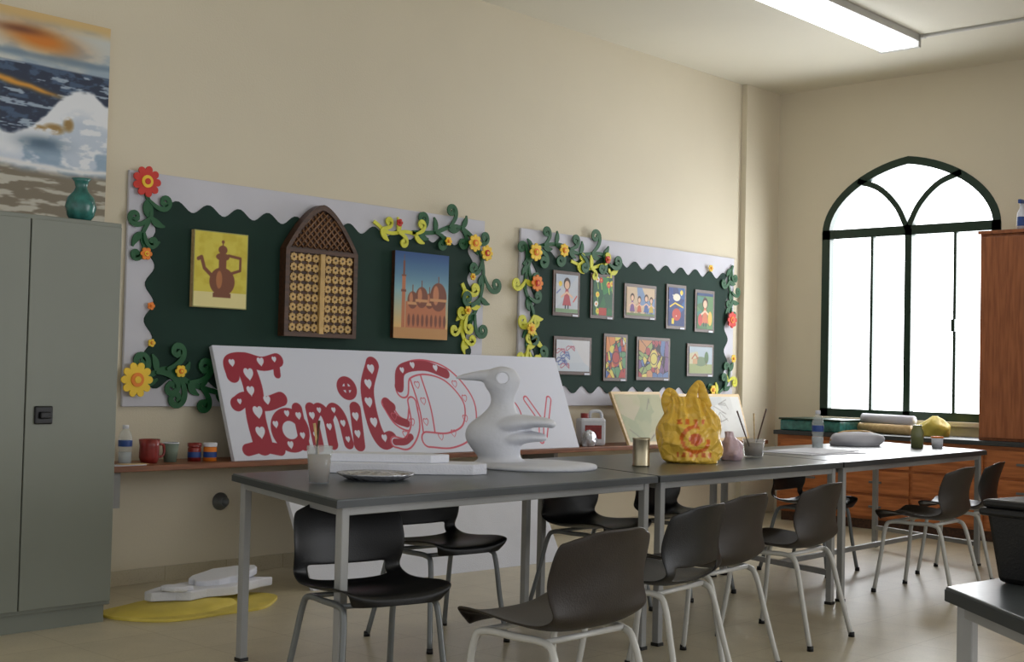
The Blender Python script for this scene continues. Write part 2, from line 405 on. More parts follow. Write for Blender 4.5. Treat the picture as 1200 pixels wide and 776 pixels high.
vine(b1,[(6.22,1.78),(6.3,1.62),(6.22,1.5),(6.28,1.34)],L_,w=.016,curls=5,L=.22,seed=6)
flower(b1,3.79,2.17,.085,R_,Y_,9); flower(b1,3.76,1.10,.095,Y_,O_,10,-.058); flower(b1,4.03,1.15,.035,Y_,O_,6,-.058)
flower(b1,3.80,1.78,.035,O_,Y_,6); flower(b1,3.84,1.5,.022,O_,O_,5)
flower(b1,6.31,2.06,.06,Y_,O_,8,-.058); flower(b1,6.42,2.0,.055,Y_,R_,8,-.066); flower(b1,6.06,2.05,.03,Y_,O_,6,-.055); flower(b1,5.62,2.13,.025,R_,R_,5,-.055)
flower(b1,6.26,1.6,.03,Y_,O_,6,-.055); flower(b1,6.3,1.83,.025,Y_,O_,6,-.055); flower(b1,3.85,1.3,.022,Y_,O_,5)
b2=group('bulletin_board',(0,-.003,0))
box('backing',(6.81,-.02,.95),(9.54,0,2.215),M['paper'],b2,.003)
prism('green_panel',wavy(6.95,9.42,1.07,2.05,.028,.2),1,-.027,-.018,M['green'],b2)
vine(b2,[(6.83,1.95),(6.95,2.08),(7.2,2.13),(7.45,2.08),(7.7,2.1),(7.8,2.0)],V_,w=.015,curls=9,L=.3,seed=8,m2=V_)
vine(b2,[(6.9,2.0),(6.85,1.8),(6.95,1.6),(6.88,1.4),(6.98,1.25)],V_,w=.015,curls=7,L=.28,seed=9,m2=L_)
vine(b2,[(7.35,2.02),(7.55,1.98),(7.75,2.02),(7.85,1.92)],L_,curls=4,L=.18,seed=10)
vine(b2,[(6.85,1.55),(6.98,1.45),(6.9,1.32),(7.02,1.22)],L_,curls=4,L=.2,seed=11)
vine(b2,[(9.5,2.15),(9.44,2.0),(9.5,1.85),(9.46,1.75)],V_,curls=5,L=.22,seed=12)
vine(b2,[(9.1,1.02),(9.3,1.05),(9.45,1.15),(9.48,1.3)],V_,curls=5,L=.22,seed=13,m2=L_)
flower(b2,6.93,2.05,.065,Y_,O_,8,-.06); flower(b2,7.24,2.09,.05,Y_,O_,8,-.06); flower(b2,6.95,1.83,.06,O_,R_,8,-.06); flower(b2,7.75,2.06,.03,R_,O_,6,-.06)
flower(b2,6.9,1.5,.045,Y_,O_,8,-.06); flower(b2,9.46,1.68,.07,R_,O_,8,-.06); flower(b2,9.15,2.1,.03,Y_,O_,6); flower(b2,9.2,1.08,.04,Y_,O_,6,-.055); flower(b2,9.5,1.35,.035,Y_,O_,6,-.055)
# jug painting
c=Cv(.36,.43,110,130,(214,200,70)); n=fbm(c.x*20,c.z*20,3); c.put(np.clip((n-.45)*4,0,1)*.6,(196,176,40)); c.put((c.z<.09)*1.,(226,214,150))
br=(120,66,34)
c.ell(.19,.15,.085,.08,br); c.rect(.165,.215,.2,.3,br); c.ell(.19,.29,.045,.022,br); c.ell(.19,.33,.03,.025,br); c.rect(.186,.194,.33,.385,br); c.ell(.19,.375,.01,.01,br)
c.rect(.13,.25,.06,.085,br)
c.line([(.12,.18),(.07,.22),(.05,.28),(.03,.27)],.011,br); c.line([(.25,.2),(.31,.22),(.31,.29),(.23,.3)],.008,br)
c.ell(.17,.16,.02,.05,(176,110,60)); c.put((c.sd([(.0,.0),(.36,0),(.36,.43),(0,.43),(0,0)])<.006)*1.,(150,150,90))
g=group('coffee_pot_painting',(4.09,-.062,1.51)); box('canvas',(0,.003,0),(.36,.03,.43),M['ply'],g); c.build('painted_face',g,(0,0,0))
# mosque painting
c=Cv(.48,.56,130,150,(40,96,150)); t=c.z/.56
c.c=np.array([24,70,130.])*np.clip((t-.55)*2.2,0,1)[...,None]+np.array([130,172,180.])*(1-np.clip((t-.55)*2.2,0,1))[...,None]
c.put(np.clip(1-(t-.15)*2.4,0,1),(214,176,110))
tn=(186,112,72); dk=(120,66,44)
c.rect(.1,.46,.06,.24,tn); c.rect(0,.48,0,.07,(190,140,84))
for x,z,r in ((.16,.25,.045),(.31,.25,.04),(.24,.27,.055),(.39,.28,.075)):
    c.ell(x,z,r,r*1.25,dk); c.rect(x-.004,x+.004,z+r,z+r*1.2+.045,dk); c.ell(x-r*.3,z+.01,r*.35,r*.85,(196,126,86)); c.rect(x-r,x+r,z-.03,z-.012,(206,150,100))
c.rect(.065,.095,.07,.4,tn); c.rect(.072,.088,.4,.5,dk); c.rect(.078,.082,.5,.54,dk); c.rect(.058,.102,.3,.315,dk); c.rect(.06,.1,.4,.41,dk)
for k in range(9): c.ell(.13+k*.04,.12,.012,.04,dk)
g=group('mosque_painting',(5.585,-.062,1.39)); box('canvas',(0,.003,0),(.48,.03,.56),M['dwood'],g); c.build('painted_face',g,(0,0,0))
# arched lattice door model
g=group('carved_lattice_door',(4.70,-.072,1.37))
def oarch(x0,x1,z0,z1,za,n=14):
    pts=[(x0,z0),(x1,z0)]; xc=(x0+x1)/2; hw_=(x1-x0)/2
    for k in range(n+1):
        s=1-k/n; pts.append((xc+hw_*s,z1+(za-z1)*(1-s**1.6)))
    for k in range(1,n+1):
        s=k/n; pts.append((xc-hw_*s,z1+(za-z1)*(1-s**1.6)))
    return pts
prism('back',oarch(0,.55,0,.52,.80),1,.0,.04,M['dwood'],g)
o_=oarch(0,.55,0,.52,.80); i_=oarch(.03,.52,.025,.52,.765)
n_=len(o_); VV=[(p[0],-.02,p[1]) for p in o_]+[(p[0],-.02,p[1]) for p in i_]+[(p[0],0,p[1]) for p in o_]+[(p[0],0,p[1]) for p in i_]
FF=[]
for i in range(n_):
    j=(i+1)%n_; FF+=[(i,j,n_+j,n_+i),(i,j,2*n_+j,2*n_+i),(n_+i,n_+j,3*n_+j,3*n_+i)]
mk('frame',VV,FF,M['dwood'],g)
box('lintel',(.03,-.02,.5),(.52,0,.525),M['dwood'],g); box('stile',(.258,-.024,.02),(.292,0,.5),M['tan'],g)
M['dark']=mat('lattice_dark',(62,42,30),.6)
for side in (0,1):
    bx=.036+side*.262
    for r in range(8):
        for q in range(4):
            cx=bx+.027+q*.055; cz=.055+r*.0595
            pts=[]
            for k in range(16):
                rr=.0275 if k%2==0 else .021; a=2*math.pi*k/16
                pts.append((cx+rr*math.cos(a),cz+rr*math.sin(a)))
            prism('star_tile',pts,1,-.014,0,M['tan'],g)
            pts=[(cx+.007*math.cos(2*math.pi*k/8),cz+.007*math.sin(2*math.pi*k/8)) for k in range(8)]
            prism('star_hole',pts,1,-.016,-.01,M['dark'],g)
M['mwood']=mat('mid_wood',(128,90,58),.5)
for k in range(-9,16):
    for d in (-1,1):
        p=[]
        for q in range(60):
            x=.03+.49*q/59; z=.53+((x-.275)*d+ .045*k)*1.0
            s=abs(x-.275)/.245
            if z>.53 and s<1 and z<.52+.24*(1-s**1.6): p.append((x,-.008,z))
        if len(p)>2: sweep('lattice_bar',[p[0],p[-1]],.006,M['mwood'],g,4)
# children's drawings
dr=[(7.15,7.45,1.61,1.94),(7.58,7.86,1.61,1.95),(7.99,8.40,1.63,1.90),(8.54,8.81,1.57,1.93),(8.94,9.22,1.56,1.91),(7.17,7.60,1.18,1.46),(7.75,8.04,1.14,1.50),(8.16,8.60,1.15,1.49),(8.84,9.22,1.19,1.46)]
pals=[[(176,186,200),(186,192,200),(196,200,206)],[(40,110,60),(50,130,70),(30,90,60)],[(204,180,150),(210,190,130),(190,160,130),(120,144,180)],[(30,60,130),(44,88,150),(34,54,110)],[(70,110,70),(90,130,80),(66,124,110)],[(196,202,210),(190,198,208),(204,204,208)],[(210,196,90),(176,70,66),(80,104,160),(216,216,212),(96,144,104),(206,134,76)],[(168,76,82),(210,196,106),(96,120,166),(196,142,100),(140,160,100),(120,90,130)],[(190,186,154),(192,190,160),(166,180,190)]]
dk=(50,44,56)
def person(c,x,z,h,dress,hair=(60,36,26),skin=(226,186,156)):
    c.ell(x,z+h*.8,h*.17,h*.2,hair); c.ell(x,z+h*.76,h*.12,h*.14,skin)
    c.put(c.soft(np.maximum(np.abs(c.x-x)-(.07+.32*np.clip((z+h*.62-c.z)/h,0,1))*h*.9,np.maximum(z+h*.08-c.z,c.z-z-h*.62))),dress)
    c.line([(x-h*.28,z+h*.36),(x,z+h*.52),(x+h*.28,z+h*.36)],h*.035,skin)
    c.line([(x-h*.07,z+h*.08),(x-h*.07,z)],h*.03,dk); c.line([(x+h*.07,z+h*.08),(x+h*.07,z)],h*.03,dk)
for k,(x0,x1,z0,z1) in enumerate(dr):
    W=x1-x0-.05;Hh=z1-z0-.05; c=Cv(W,Hh,100,100,pals[k][0]); r=random.Random(k+3); P=pals[k]
    c.cells((6,10,9,8,9,5,40,40,6)[k],P,k+40,dk if k in (6,7) else None,.004,(1,1,1.2,.7,.8,.6,1.2,1,.35)[k])
    if k==0:
        person(c,W*.5,Hh*.12,Hh*.8,(180,76,84)); c.ell(W*.2,Hh*.75,.02,.02,(230,200,70)); c.rect(0,W,0,Hh*.1,(120,150,110)); c.line([(W*.05,Hh*.5),(W*.2,Hh*.6)],.006,(120,130,180)); c.line([(W*.8,Hh*.3),(W*.95,Hh*.45)],.006,(200,90,80))
    if k==1:
        for q in range(9): 
            a,b=r.uniform(0,W),r.uniform(0,Hh); c.circ(a,b,.022,r.choice([(200,50,50),(230,210,60),(230,226,220)])); c.circ(a,b,.009,(230,150,50)); c.line([(a,b-.02),(a+.01,b-.07)],.003,(180,210,90))
        c.rect(W*.3,W*.7,0,Hh*.2,(180,60,50))
    if k==2:
        for q,(a,d_) in enumerate(((.2,(120,80,140)),(.45,(190,90,60)),(.7,(70,100,160)),(.88,(200,170,60)))): person(c,W*a,Hh*.08,Hh*(.7-.08*(q%2)),d_)
        c.rect(0,W,0,Hh*.08,(110,130,80))
    if k==3:
        c.ell(W*.5,Hh*.3,.06,.05,(190,66,50)); c.ell(W*.5,Hh*.75,.05,.03,(226,220,200)); c.line([(W*.1,Hh*.5),(W*.4,Hh*.6),(W*.9,Hh*.5)],.006,(230,200,60)); c.rect(W*.2,W*.35,Hh*.05,Hh*.2,(230,200,60)); c.circ(W*.8,Hh*.88,.02,(230,200,60))
        for q in range(6): c.circ(r.uniform(0,W),r.uniform(0,Hh),.006,(230,230,220))
    if k==4: person(c,W*.5,Hh*.1,Hh*.78,(196,110,74)); c.ell(W*.2,Hh*.25,.03,.05,(190,70,66)); c.ell(W*.82,Hh*.3,.03,.06,(210,176,76)); c.rect(0,W,Hh*.92,Hh,(30,60,110))
    if k==5:
        for q in range(7): 
            a=r.uniform(.04,W-.08); b=.04+q*(Hh-.08)/7; c.line([(a+.05*math.cos(t_*.6),b+.018*math.sin(t_*1.1)) for t_ in range(14)],.003,r.choice([(70,80,140),(170,80,100),(90,110,170)]))
    if k==8: c.rect(0,W,0,Hh*.35,(150,160,110)); c.ell(W*.5,Hh*.45,.09,.04,(110,130,100)); c.ell(W*.75,Hh*.6,.03,.05,(80,110,70)); c.rect(W*.74,W*.765,Hh*.3,Hh*.5,(110,80,50)); c.rect(W*.15,W*.35,Hh*.35,Hh*.55,(190,150,110)); c.line([(W*.12,Hh*.55),(W*.25,Hh*.72),(W*.38,Hh*.55)],.006,(170,90,60))
    if k in (6,7):
        c.ell(W*.5,Hh*.5,.05,.07,P[1]); c.circ(W*.5,Hh*.5,.045,dk,.003); c.circ(W*.3,Hh*.7,.03,P[0]); c.line([(W*.1,Hh*.1),(W*.5,Hh*.9),(W*.9,Hh*.15)],.004,dk)
    g=group('child_drawing',(x0,-.045,z0)); box('mount',(0,.003,0),(x1-x0,.012,z1-z0),M['dwood'],g)
    c.build('drawing',g,(.025,0,.025))
    box('label',(x1-x0-.08,0,-.0),(x1-x0-.02,.002,.014),M['white'],g)
# =============== LEDGE
g=group('wall_shelf')
box('top',(3.45,-.36,.635),(9.59,-.002,.665),M['shelf'],g,.003)
for x in (3.5,5.2,6.9,8.6): box('bracket',(x,-.3,.45),(x+.04,-.005,.635),M['greym'],g)
g=group('wall_pipe_outlet',(4.35,-.001,.415)); lathe('flange',[(.0001,0),(.05,0),(.05,.012),(.03,.02),(.03,.05),(.018,.05),(.018,.02),(.0001,.02)],M['darkm'],g,20,rot=(math.pi/2,0,0),cap=False)
# =============== FAMILY DAY SIGN
Lb,Hb=2.93,.68
c=Cv(Lb,Hb,1100,256,(208,211,224))
RD=(150,12,42); OUT=(196,74,92); WH=(214,216,228)
def hearts(pts,k=1.3):
    for (hx,hz,rr) in pts:
        rr*=k; X=(c.x-hx)/rr; Z=(c.z-hz)/rr
        d=(X*X+(Z-.72*np.sqrt(np.abs(X)))**2)-.75
        c.put(np.clip(.5-d*rr/c.e*.7,0,1),WH)
def stroke(pts,wd,fill=True,sm=True):
    q=[(p.x,p.y) for p in cat([(a,b,0) for a,b in pts],7)] if sm and len(pts)>2 else pts
    d=c.sd(q)-wd
    if fill: c.put(c.soft(d),RD)
    else:
        c.put(c.soft(d),(206,209,222)); c.put(c.soft(np.abs(d)-.006),OUT)
    return d
# F
stroke([(.21,.09),(.2,.25),(.22,.42),(.2,.56)],.066)
stroke([(.1,.5),(.1,.58),(.2,.60),(.32,.575),(.43,.60)],.044); stroke([(.42,.6),(.41,.51)],.024); stroke([(.09,.33),(.16,.36),(.28,.33),(.4,.36)],.044); stroke([(.1,.06),(.2,.075),(.32,.055)],.036)
hearts([(.21,.5,.029),(.2,.4,.023),(.22,.27,.029),(.21,.15,.028),(.11,.57,.018),(.31,.58,.021),(.3,.345,.021),(.41,.6,.014),(.11,.34,.013)])
# a
stroke([(.5,.08),(.5,.3)],.037); d=c.sd([(.42,.17),(.42,.171)])-.095; c.put(c.soft(np.abs(d)-.04),RD)
hearts([(.5,.25,.018),(.325,.2,.017),(.4,.075,.018),(.42,.265,.016),(.5,.13,.016)])
# m
stroke([(.6,.07),(.6,.3)],.039); stroke([(.6,.24),(.66,.3),(.71,.24),(.71,.08)],.037); stroke([(.71,.24),(.77,.3),(.82,.24),(.83,.08)],.037)
hearts([(.6,.25,.018),(.6,.13,.018),(.71,.18,.017),(.82,.2,.017),(.83,.1,.015),(.66,.285,.014),(.77,.285,.014)])
# i + dot
stroke([(.91,.07),(.94,.3)],.043); d=np.hypot(c.x-.91,c.z-.43)-.055; c.put(c.soft(np.abs(d)-.022),RD); stroke([(.86,.43),(.96,.43)],.012,sm=False); stroke([(.91,.38),(.91,.48)],.012,sm=False)
hearts([(.93,.24,.022),(.915,.13,.02)])
# l
stroke([(1.16,.59),(1.07,.42),(1.06,.2),(1.1,.09),(1.17,.1)],.052)
hearts([(1.14,.55,.025),(1.09,.45,.025),(1.06,.33,.026),(1.065,.2,.025),(1.12,.1,.019)])
# y and big D: outlined
stroke([(1.2,.33),(1.26,.22),(1.36,.19),(1.42,.3)],.035,False); stroke([(1.42,.34),(1.4,.18),(1.3,.07),(1.2,.08)],.035,False)
stroke([(1.5,.09),(1.52,.3),(1.5,.52)],.05,False); 
stroke([(1.36,.42),(1.42,.54),(1.6,.58),(1.8,.52),(1.93,.34),(1.86,.15),(1.68,.08),(1.48,.09)],.05,False)
stroke([(1.34,.44),(1.4,.56),(1.6,.59),(1.78,.54)],.036,True); stroke([(1.24,.31),(1.2,.34)],.03,sm=False)
stroke([(1.2,.32),(1.25,.23),(1.33,.2)],.028,True); stroke([(1.2,.08),(1.28,.08),(1.34,.11)],.022,True)
hearts([(1.5,.585,.018),(1.4,.55,.016),(1.7,.57,.018)])
for (hx,hz) in [(1.5,.2),(1.52,.34),(1.5,.45),(1.72,.12),(1.86,.22),(1.9,.36),(1.84,.46),(1.3,.12),(1.38,.2),(1.6,.1),(1.24,.24)]:
    X=(c.x-hx)/.022; Z=(c.z-hz)/.022; d=(X*X+(Z-.72*np.sqrt(np.abs(X)))**2)-.9; c.put(np.clip(.5-(np.abs(d)-.25)*3,0,1),OUT)
# a y outlines behind the bird
stroke([(2.22,.3),(2.32,.34),(2.38,.26),(2.36,.1)],.03,False); stroke([(2.36,.22),(2.24,.2),(2.22,.12),(2.34,.1)],.028,False)
for (a,b_) in [((2.5,.36),(2.6,.2)),((2.74,.36),(2.6,.1)),((2.6,.2),(2.55,.06))]: stroke([a,b_],.022,False,sm=False)
g=group('family_day_sign',(4.215,-.325,.667),rot=(math.radians(-21.5),0,0))
box('foam_sheet',(0,.002,0),(Lb,.03,Hb),M['white'],g,.002); c.build('painted_face',g,(.001,0,.001)).scale=(.999,1,.998)
# lower blank foam board leaning under the shelf
g=group('foam_board',(4.42,-.78,.0),rot=(math.radians(-29),0,math.radians(-3)))
box('sheet',(0,0,0),(1.92,.03,.70),M['white'],g,.003); box('tape_strip',(0,-.002,.66),(1.92,0,.68),M['paper'],g)
# =============== SHELF ITEMS
M['water']=mat('water_tint',(190,205,215),.1,alpha=.5)
def bottle(loc,h=.22,r=.033,cap=None):
    g=group('water_bottle',loc)
    lathe('body',[(.0001,0),(r*.9,0),(r,.01),(r,h*.3),(r*.92,h*.35),(r,h*.4),(r,h*.68),(r*.8,h*.8),(r*.4,h*.9),(r*.38,h*.93)],M['glass'],g,cap=False)
    lathe('water',[(.0001,.004),(r*.88,.005),(r*.95,h*.3),(.0001,h*.3)],M['water'],g,cap=False)
    lathe('label',[(r*1.02,h*.45),(r*1.03,h*.46),(r*1.03,h*.6),(r*1.02,h*.61)],M['blue'] if cap is None else cap,g,cap=False)
    lathe('cap',[(.0001,h*.91),(r*.45,h*.91),(r*.45,h),(.0001,h)],M['white'],g,cap=False)
ZS=.666
bottle((3.62,-.2,ZS),.2,.035)
g=group('red_mug',(3.75,-.22,ZS)); lathe('cup',[(.0001,0),(.042,0),(.052,.03),(.05,.09),(.055,.125),(.05,.125),(.044,.09),(.045,.02),(.0001,.01)],M['redp'],g,cap=False)
sweep('handle',cat([(.05,0,.1),(.085,0,.09),(.085,0,.04),(.05,0,.03)],5),.007,M['redp'],g)
g=group('paper_cup',(3.89,-.2,ZS)); lathe('cup',[(.0001,0),(.032,0),(.045,.1),(.042,.1),(.03,.01),(.0001,.01)],mat('grey_green_card',(110,124,110),.6),g,cap=False); lathe('rim',[(.043,.098),(.047,.1),(.043,.104)],M['white'],g,cap=False)
for i,(x,mm) in enumerate(((4.04,M['redp']),(4.12,M['ora']))):
    g=group('paint_jar',(x,-.2-.03*i,ZS)); lathe('jar',[(.0001,0),(.036,0),(.036,.07),(.03,.08),(.0001,.08)],mm,g,cap=False); lathe('lid',[(.038,.078),(.038,.098),(.0001,.1)],M['redp' if i==0 else 'white'],g,cap=False)
    lathe('label_band',[(.0365,.02),(.037,.05)],M['blue'],g,cap=False)
g=group('sketch_paper',(3.58,-.305,ZS)); box('sheet_a',(-.1,-.04,0),(.08,.04,.004),M['paper'],g); box('sheet_b',(-.05,-.03,.004),(.1,.03,.007),M['ply'],g)
# jerrycan
g=group('white_jerrycan',(7.42,-.2,ZS),rz=-.5)
box('body',(-.1,-.06,0),(.1,.06,.2),M['plaster'],g,.02); lathe('neck',[(.03,.2),(.03,.235),(.0001,.235)],M['redp'],g,loc=(-.05,0,0),cap=False)
sweep('handle',cat([(-.01,0,.19),(.0,0,.245),(.07,0,.245),(.09,0,.19)],5),.012,M['plaster'],g)
box('label',(-.07,-.063,.05),(.06,-.06,.15),M['redp'],g)
g=group('crumpled_plastic',(7.3,-.28,ZS)); loft('wrap',[(0,0,0,.05,.04),(.01,0,.05,.06,.045),(0,0,.1,.04,.03),(0,0,.12,.01,.01)],M['foil'],g,jit=.15)
# canvases
def canvas(name,x,y,w_,h_,ang,pal,seed,rz=0,z=ZS):
    g=group(name,(x,y,z),rot=(-ang,0,rz)); c=Cv(w_-.05,h_-.05,70,60,pal[0]); r=random.Random(seed)
    c.cells(9,pal,seed,None)
    nn=fbm(c.x*9,c.z*9,seed); c.put(ss_(.4,.6,nn)*.6,pal[1])
    for q in range(6):
        a=(r.uniform(.05,w_-.1),r.uniform(.05,h_-.1)); c.line([a,(a[0]+r.uniform(-.12,.12),a[1]+r.uniform(-.1,.1)),(a[0]+r.uniform(-.12,.12),a[1]+.05)],.0025,(90,84,74))
    box('frame',(0,.002,0),(w_,.025,h_),M['ply'],g,.002); c.build('drawing',g,(.025,0,.025))
canvas('leaning_canvas',7.72,-.33,.62,.44,.45,[(140,146,110),(160,158,120),(128,136,112),(170,160,130)],5)
canvas('leaning_sketch',8.98,-.25,.5,.4,.3,[(190,190,186),(200,200,196),(180,182,180)],9)
g=group('wooden_stretcher_frame',(8.42,-.33,ZS),rot=(-.3,0,0))
for a,b_ in (((0,0,0),(.46,.02,.03)),((0,0,.37),(.46,.02,.4)),((0,0,0),(.03,.02,.4)),((.43,0,0),(.46,.02,.4))): box('rail',a,b_,M['ply'],g)
g=group('paint_tub',(9.52,-.08,ZS)); lathe('tub',[(.0001,0),(.04,0),(.045,.09),(.0001,.09)],M['teal'],g,cap=False); lathe('lid',[(.047,.09),(.047,.1),(.0001,.103)],M['white'],g,cap=False)
# =============== TABLES
def table(name,q,stretch=True,z=.75):
    g=group(name,(q[0][0],q[0][1],0)); o=Vector((q[0][0],q[0][1],0))
    Q=[Vector((p[0],p[1],0))-o for p in q]; cen=sum(Q,Vector())/4
    prism('top',[(p.x,p.y) for p in Q],2,z-.028,z,M['ttop'],g,.004)
    prism('edge_band',[((p.x-cen.x)*1.003+cen.x,(p.y-cen.y)*1.003+cen.y) for p in Q],2,z-.03,z-.006,M['tedge'],g)
    I=[]
    for i,p in enumerate(Q):
        a=(Q[(i+1)%4]-p).normalized(); b=(Q[(i-1)%4]-p).normalized(); I.append(p+(a+b)*.05)
    for i,p in enumerate(I):
        box('leg',(-.017,-.017,.01),(.017,.017,z-.03),M['greym'],g,.004,loc=(p.x,p.y,0))
        box('foot_cap',(-.02,-.02,0),(.02,.02,.015),M['black'],g,loc=(p.x,p.y,0))
    def rail(n,a,b,zz,h=.03):
        d=(b-a); L=d.length; box(n,(0,-.012,-h/2),(L,.012,h/2),M['greym'],g,.003,loc=(a.x,a.y,zz),rot=(0,0,math.atan2(d.y,d.x)))
    for i in range(4): rail('apron',I[i],I[(i+1)%4],z-.047)
    if stretch:
        rail('stretcher_end',I[0],I[3],.14,.03); rail('stretcher_end',I[1],I[2],.14,.03); rail('stretcher',(I[0]+I[3])/2,(I[1]+I[2])/2,.14,.03)
table('work_table',[(2.79,-2.92),(4.60,-2.89),(4.93,-1.84),(3.12,-1.86)],False)
table('work_table',[(4.62,-2.89),(6.28,-2.86),(6.61,-1.82),(4.95,-1.84)],False)
table('work_table',[(6.30,-2.86),(8.36,-2.76),(8.72,-1.78),(6.63,-1.82)])
table('side_table',[(2.27,-5.50),(3.95,-5.72),(4.35,-5.25),(2.67,-5.07)],False)
# =============== CHAIRS
def chair(x,y,head,m,fm,opening=False,sc=1.0):
    g=group('plastic_chair',(x,y,0),math.radians(head)); g.scale=(sc,sc,sc)
    prof=cat([(.225,0,.405),(.215,0,.432),(.13,0,.436),(-.02,0,.422),(-.12,0,.424),(-.175,0,.455),(-.195,0,.52),(-.21,0,.60),(-.235,0,.68),(-.255,0,.722)],5)
    wid=cat([(.17,0,0),(.205,0,0),(.22,0,0),(.222,0,0),(.22,0,0),(.215,0,0),(.22,0,0),(.222,0,0),(.21,0,0),(.16,0,0)],5)
    n=len(prof); nu=14; V=[];F=[]
    for i,(p,w_) in enumerate(zip(prof,wid)):
        t=i/(n-1); tb=max(0,min(1,(t-.5)/.25)); tb=tb*tb*(3-2*tb)
        for k in range(nu+1):
            u=-1+2*k/nu
            z=p.z+(1-tb)*(.028*abs(u)**3)*(1 if t>.1 else t/.1); xx=p.x+tb*.055*u*u
            if t>.9: z-= .03*abs(u)**4*((t-.9)/.1)
            if t<.08: xx-=.03*abs(u)**4*(1-t/.08)
            V.append((xx,u*w_.x,z))
    for i in range(n-1):
        t=(i+.5)/(n-1)
        for k in range(nu):
            u=-1+2*(k+.5)/nu
            if opening and .62>t>.5 and abs(u)<.72: continue
            F.append((i*(nu+1)+k,i*(nu+1)+k+1,(i+1)*(nu+1)+k+1,(i+1)*(nu+1)+k))
    o=mk('shell',V,F,m,g,True); so=o.modifiers.new('s','SOLIDIFY'); so.thickness=.008; so.offset=0
    ss=o.modifiers.new('d','SUBSURF'); ss.levels=1; ss.render_levels=1
    for s in (-1,1):
        sweep('side_frame',cat([(.215,s*.215,.0),(.185,s*.195,.2),(.165,s*.182,.36),(.13,s*.178,.398),(.0,s*.178,.400),(-.11,s*.178,.398),(-.15,s*.182,.36),(-.19,s*.197,.2),(-.24,s*.22,0)],4),.0115,fm,g,8)
        for (fx,fy) in ((.215,.215),(-.24,.22)): lathe('foot',[(.0001,0),(.015,0),(.014,.022),(.0001,.022)],M['black'],g,10,(fx,s*fy,0),cap=False)
    for xx in (.13,-.11): sweep('cross_tube',[(xx,-.178,.4),(xx,.178,.4)],.0095,fm,g,8)
    return g
BL,BR,WM,DM=M['black'],M['brown'],M['whitem'],M['darkm']
chair(3.01,-2.84,-103,BL,DM,True,.99)
chair(4.05,-2.12,-96,BL,DM,True,.99)
chair(3.03,-3.68,90,BR,WM,False,1.02)
chair(3.98,-3.34,97,BL,WM,True)
chair(4.50,-3.20,94,BR,WM)
chair(5.30,-3.10,95,BR,WM)
chair(7.03,-2.98,93,BR,WM)
chair(7.90,-2.80,100,BL,WM,False,.98)
chair(5.14,-2.10,-90,BL,DM,False,.99)
chair(5.92,-2.08,-88,BL,DM,False,.99)
chair(7.25,-2.12,-86,BL,DM,True,.99)
# =============== TABLE ITEMS
ZT=.7505
def brush(g,x,y,z,dx,dy,L,m=None):
    d=Vector((dx,dy,1)).normalized(); p=Vector((x,y,z))
    sweep('brush_handle',[p,p+d*L],[.003,.005],m or M['dwood'],g,6)
g=group('water_glass',(3.125,-2.405,ZT)); g.scale=(1.08,1.08,1.08)
lathe('glass',[(.0001,0),(.034,0),(.046,.13),(.0445,.13),(.033,.004),(.0001,.004)],M['glass'],g,cap=False); lathe('dirty_water',[(.0001,.005),(.0325,.005),(.041,.1),(.0001,.1)],M['tea'],g,cap=False)
brush(g,-.02,0,.02,.15,.1,.2); brush(g,.01,0,.02,-.1,.12,.19,M['ply'])
g=group('foil_dish',(3.43,-2.38,ZT)); lathe('dish',[(.0001,.004),(.1,.003),(.135,.022),(.155,.026),(.15,.02),(.11,0),(.0001,0)],M['foil'],g,cap=False)
loft('crumpled_film',[(0,0,.006,.11,.09),(0.01,0,.02,.09,.08),(0,0,.03,.03,.03)],M['foil'],g,24,jit=.12)
g=group('foam_offcut',(3.76,-2.17,ZT),rz=math.radians(-44))
prism('lower_slab',[(-.36,-.1),(-.05,-.13),(.3,-.1),(.36,-.03),(.3,.08),(0,.12),(-.34,.1)],2,0,.045,M['white'],g,.004)
prism('upper_slab',[(-.33,-.06),(-.1,-.07),(.12,-.09),(.2,-.02),(.08,.08),(-.3,.08)],2,.045,.08,M['white'],g,.004,rot=(0,0,.03))
# --- bird sculpture (beak along local -x), one continuous remeshed figure
g=group('bird_sculpture',(4.483,-2.285,ZT),rz=math.radians(-47)); g.scale=(.96,.96,.95); P_=M['plaster']
lathe('round_base',[(.0001,0),(.29,0),(.295,.008),(.29,.02),(.2,.028),(.0001,.03)],P_,g,40,(.0,0,0),cap=False)
parts=[]
parts.append(loft('body',[(-.16,0,.015,.15,.12),(-.17,0,.04,.105,.09),(-.19,0,.08,.115,.10),(-.20,0,.14,.14,.11),(-.195,0,.20,.13,.10),(-.175,0,.255,.085,.072),(-.165,0,.30,.060,.054),(-.165,0,.345,.060,.054),(-.17,0,.39,.082,.064),(-.17,0,.43,.086,.064),(-.17,0,.47,.058,.042),(-.17,0,.485,.012,.01)],P_,None,28))
bk=cat([(-.19,0,.425),(-.25,0,.436),(-.31,0,.434),(-.36,0,.428),(-.395,0,.424)],5); parts.append(sweep('beak',bk,[.052-.045*(i/(len(bk)-1))**.6 for i in range(len(bk))],P_,None,12))
def wing(pts,ws,ts):
    p=cat(pts,6); r=[max(.004,v.x) for v in cat([(w_,0,0) for w_ in ws],6)]; t_=[max(.004,v.x) for v in cat([(w_,0,0) for w_ in ts],6)]
    parts.append(sweep('w',p,r,P_,None,16,t_,up=(0,0,1)))
wing([(-.26,0,.17),(-.14,0,.205),(-.04,0,.220),(.04,0,.218),(.075,0,.210),(.09,0,.204)],[.07,.12,.12,.10,.07,.03],[.05,.05,.032,.024,.02,.012])
wing([(-.24,0,.12),(-.12,0,.14),(-.04,0,.148),(.02,.0,.146),(.05,0,.142)],[.08,.11,.10,.07,.03],[.05,.045,.03,.022,.012])
bmj=bmesh.new()
for p_ in parts: bmj.from_mesh(p_.data)
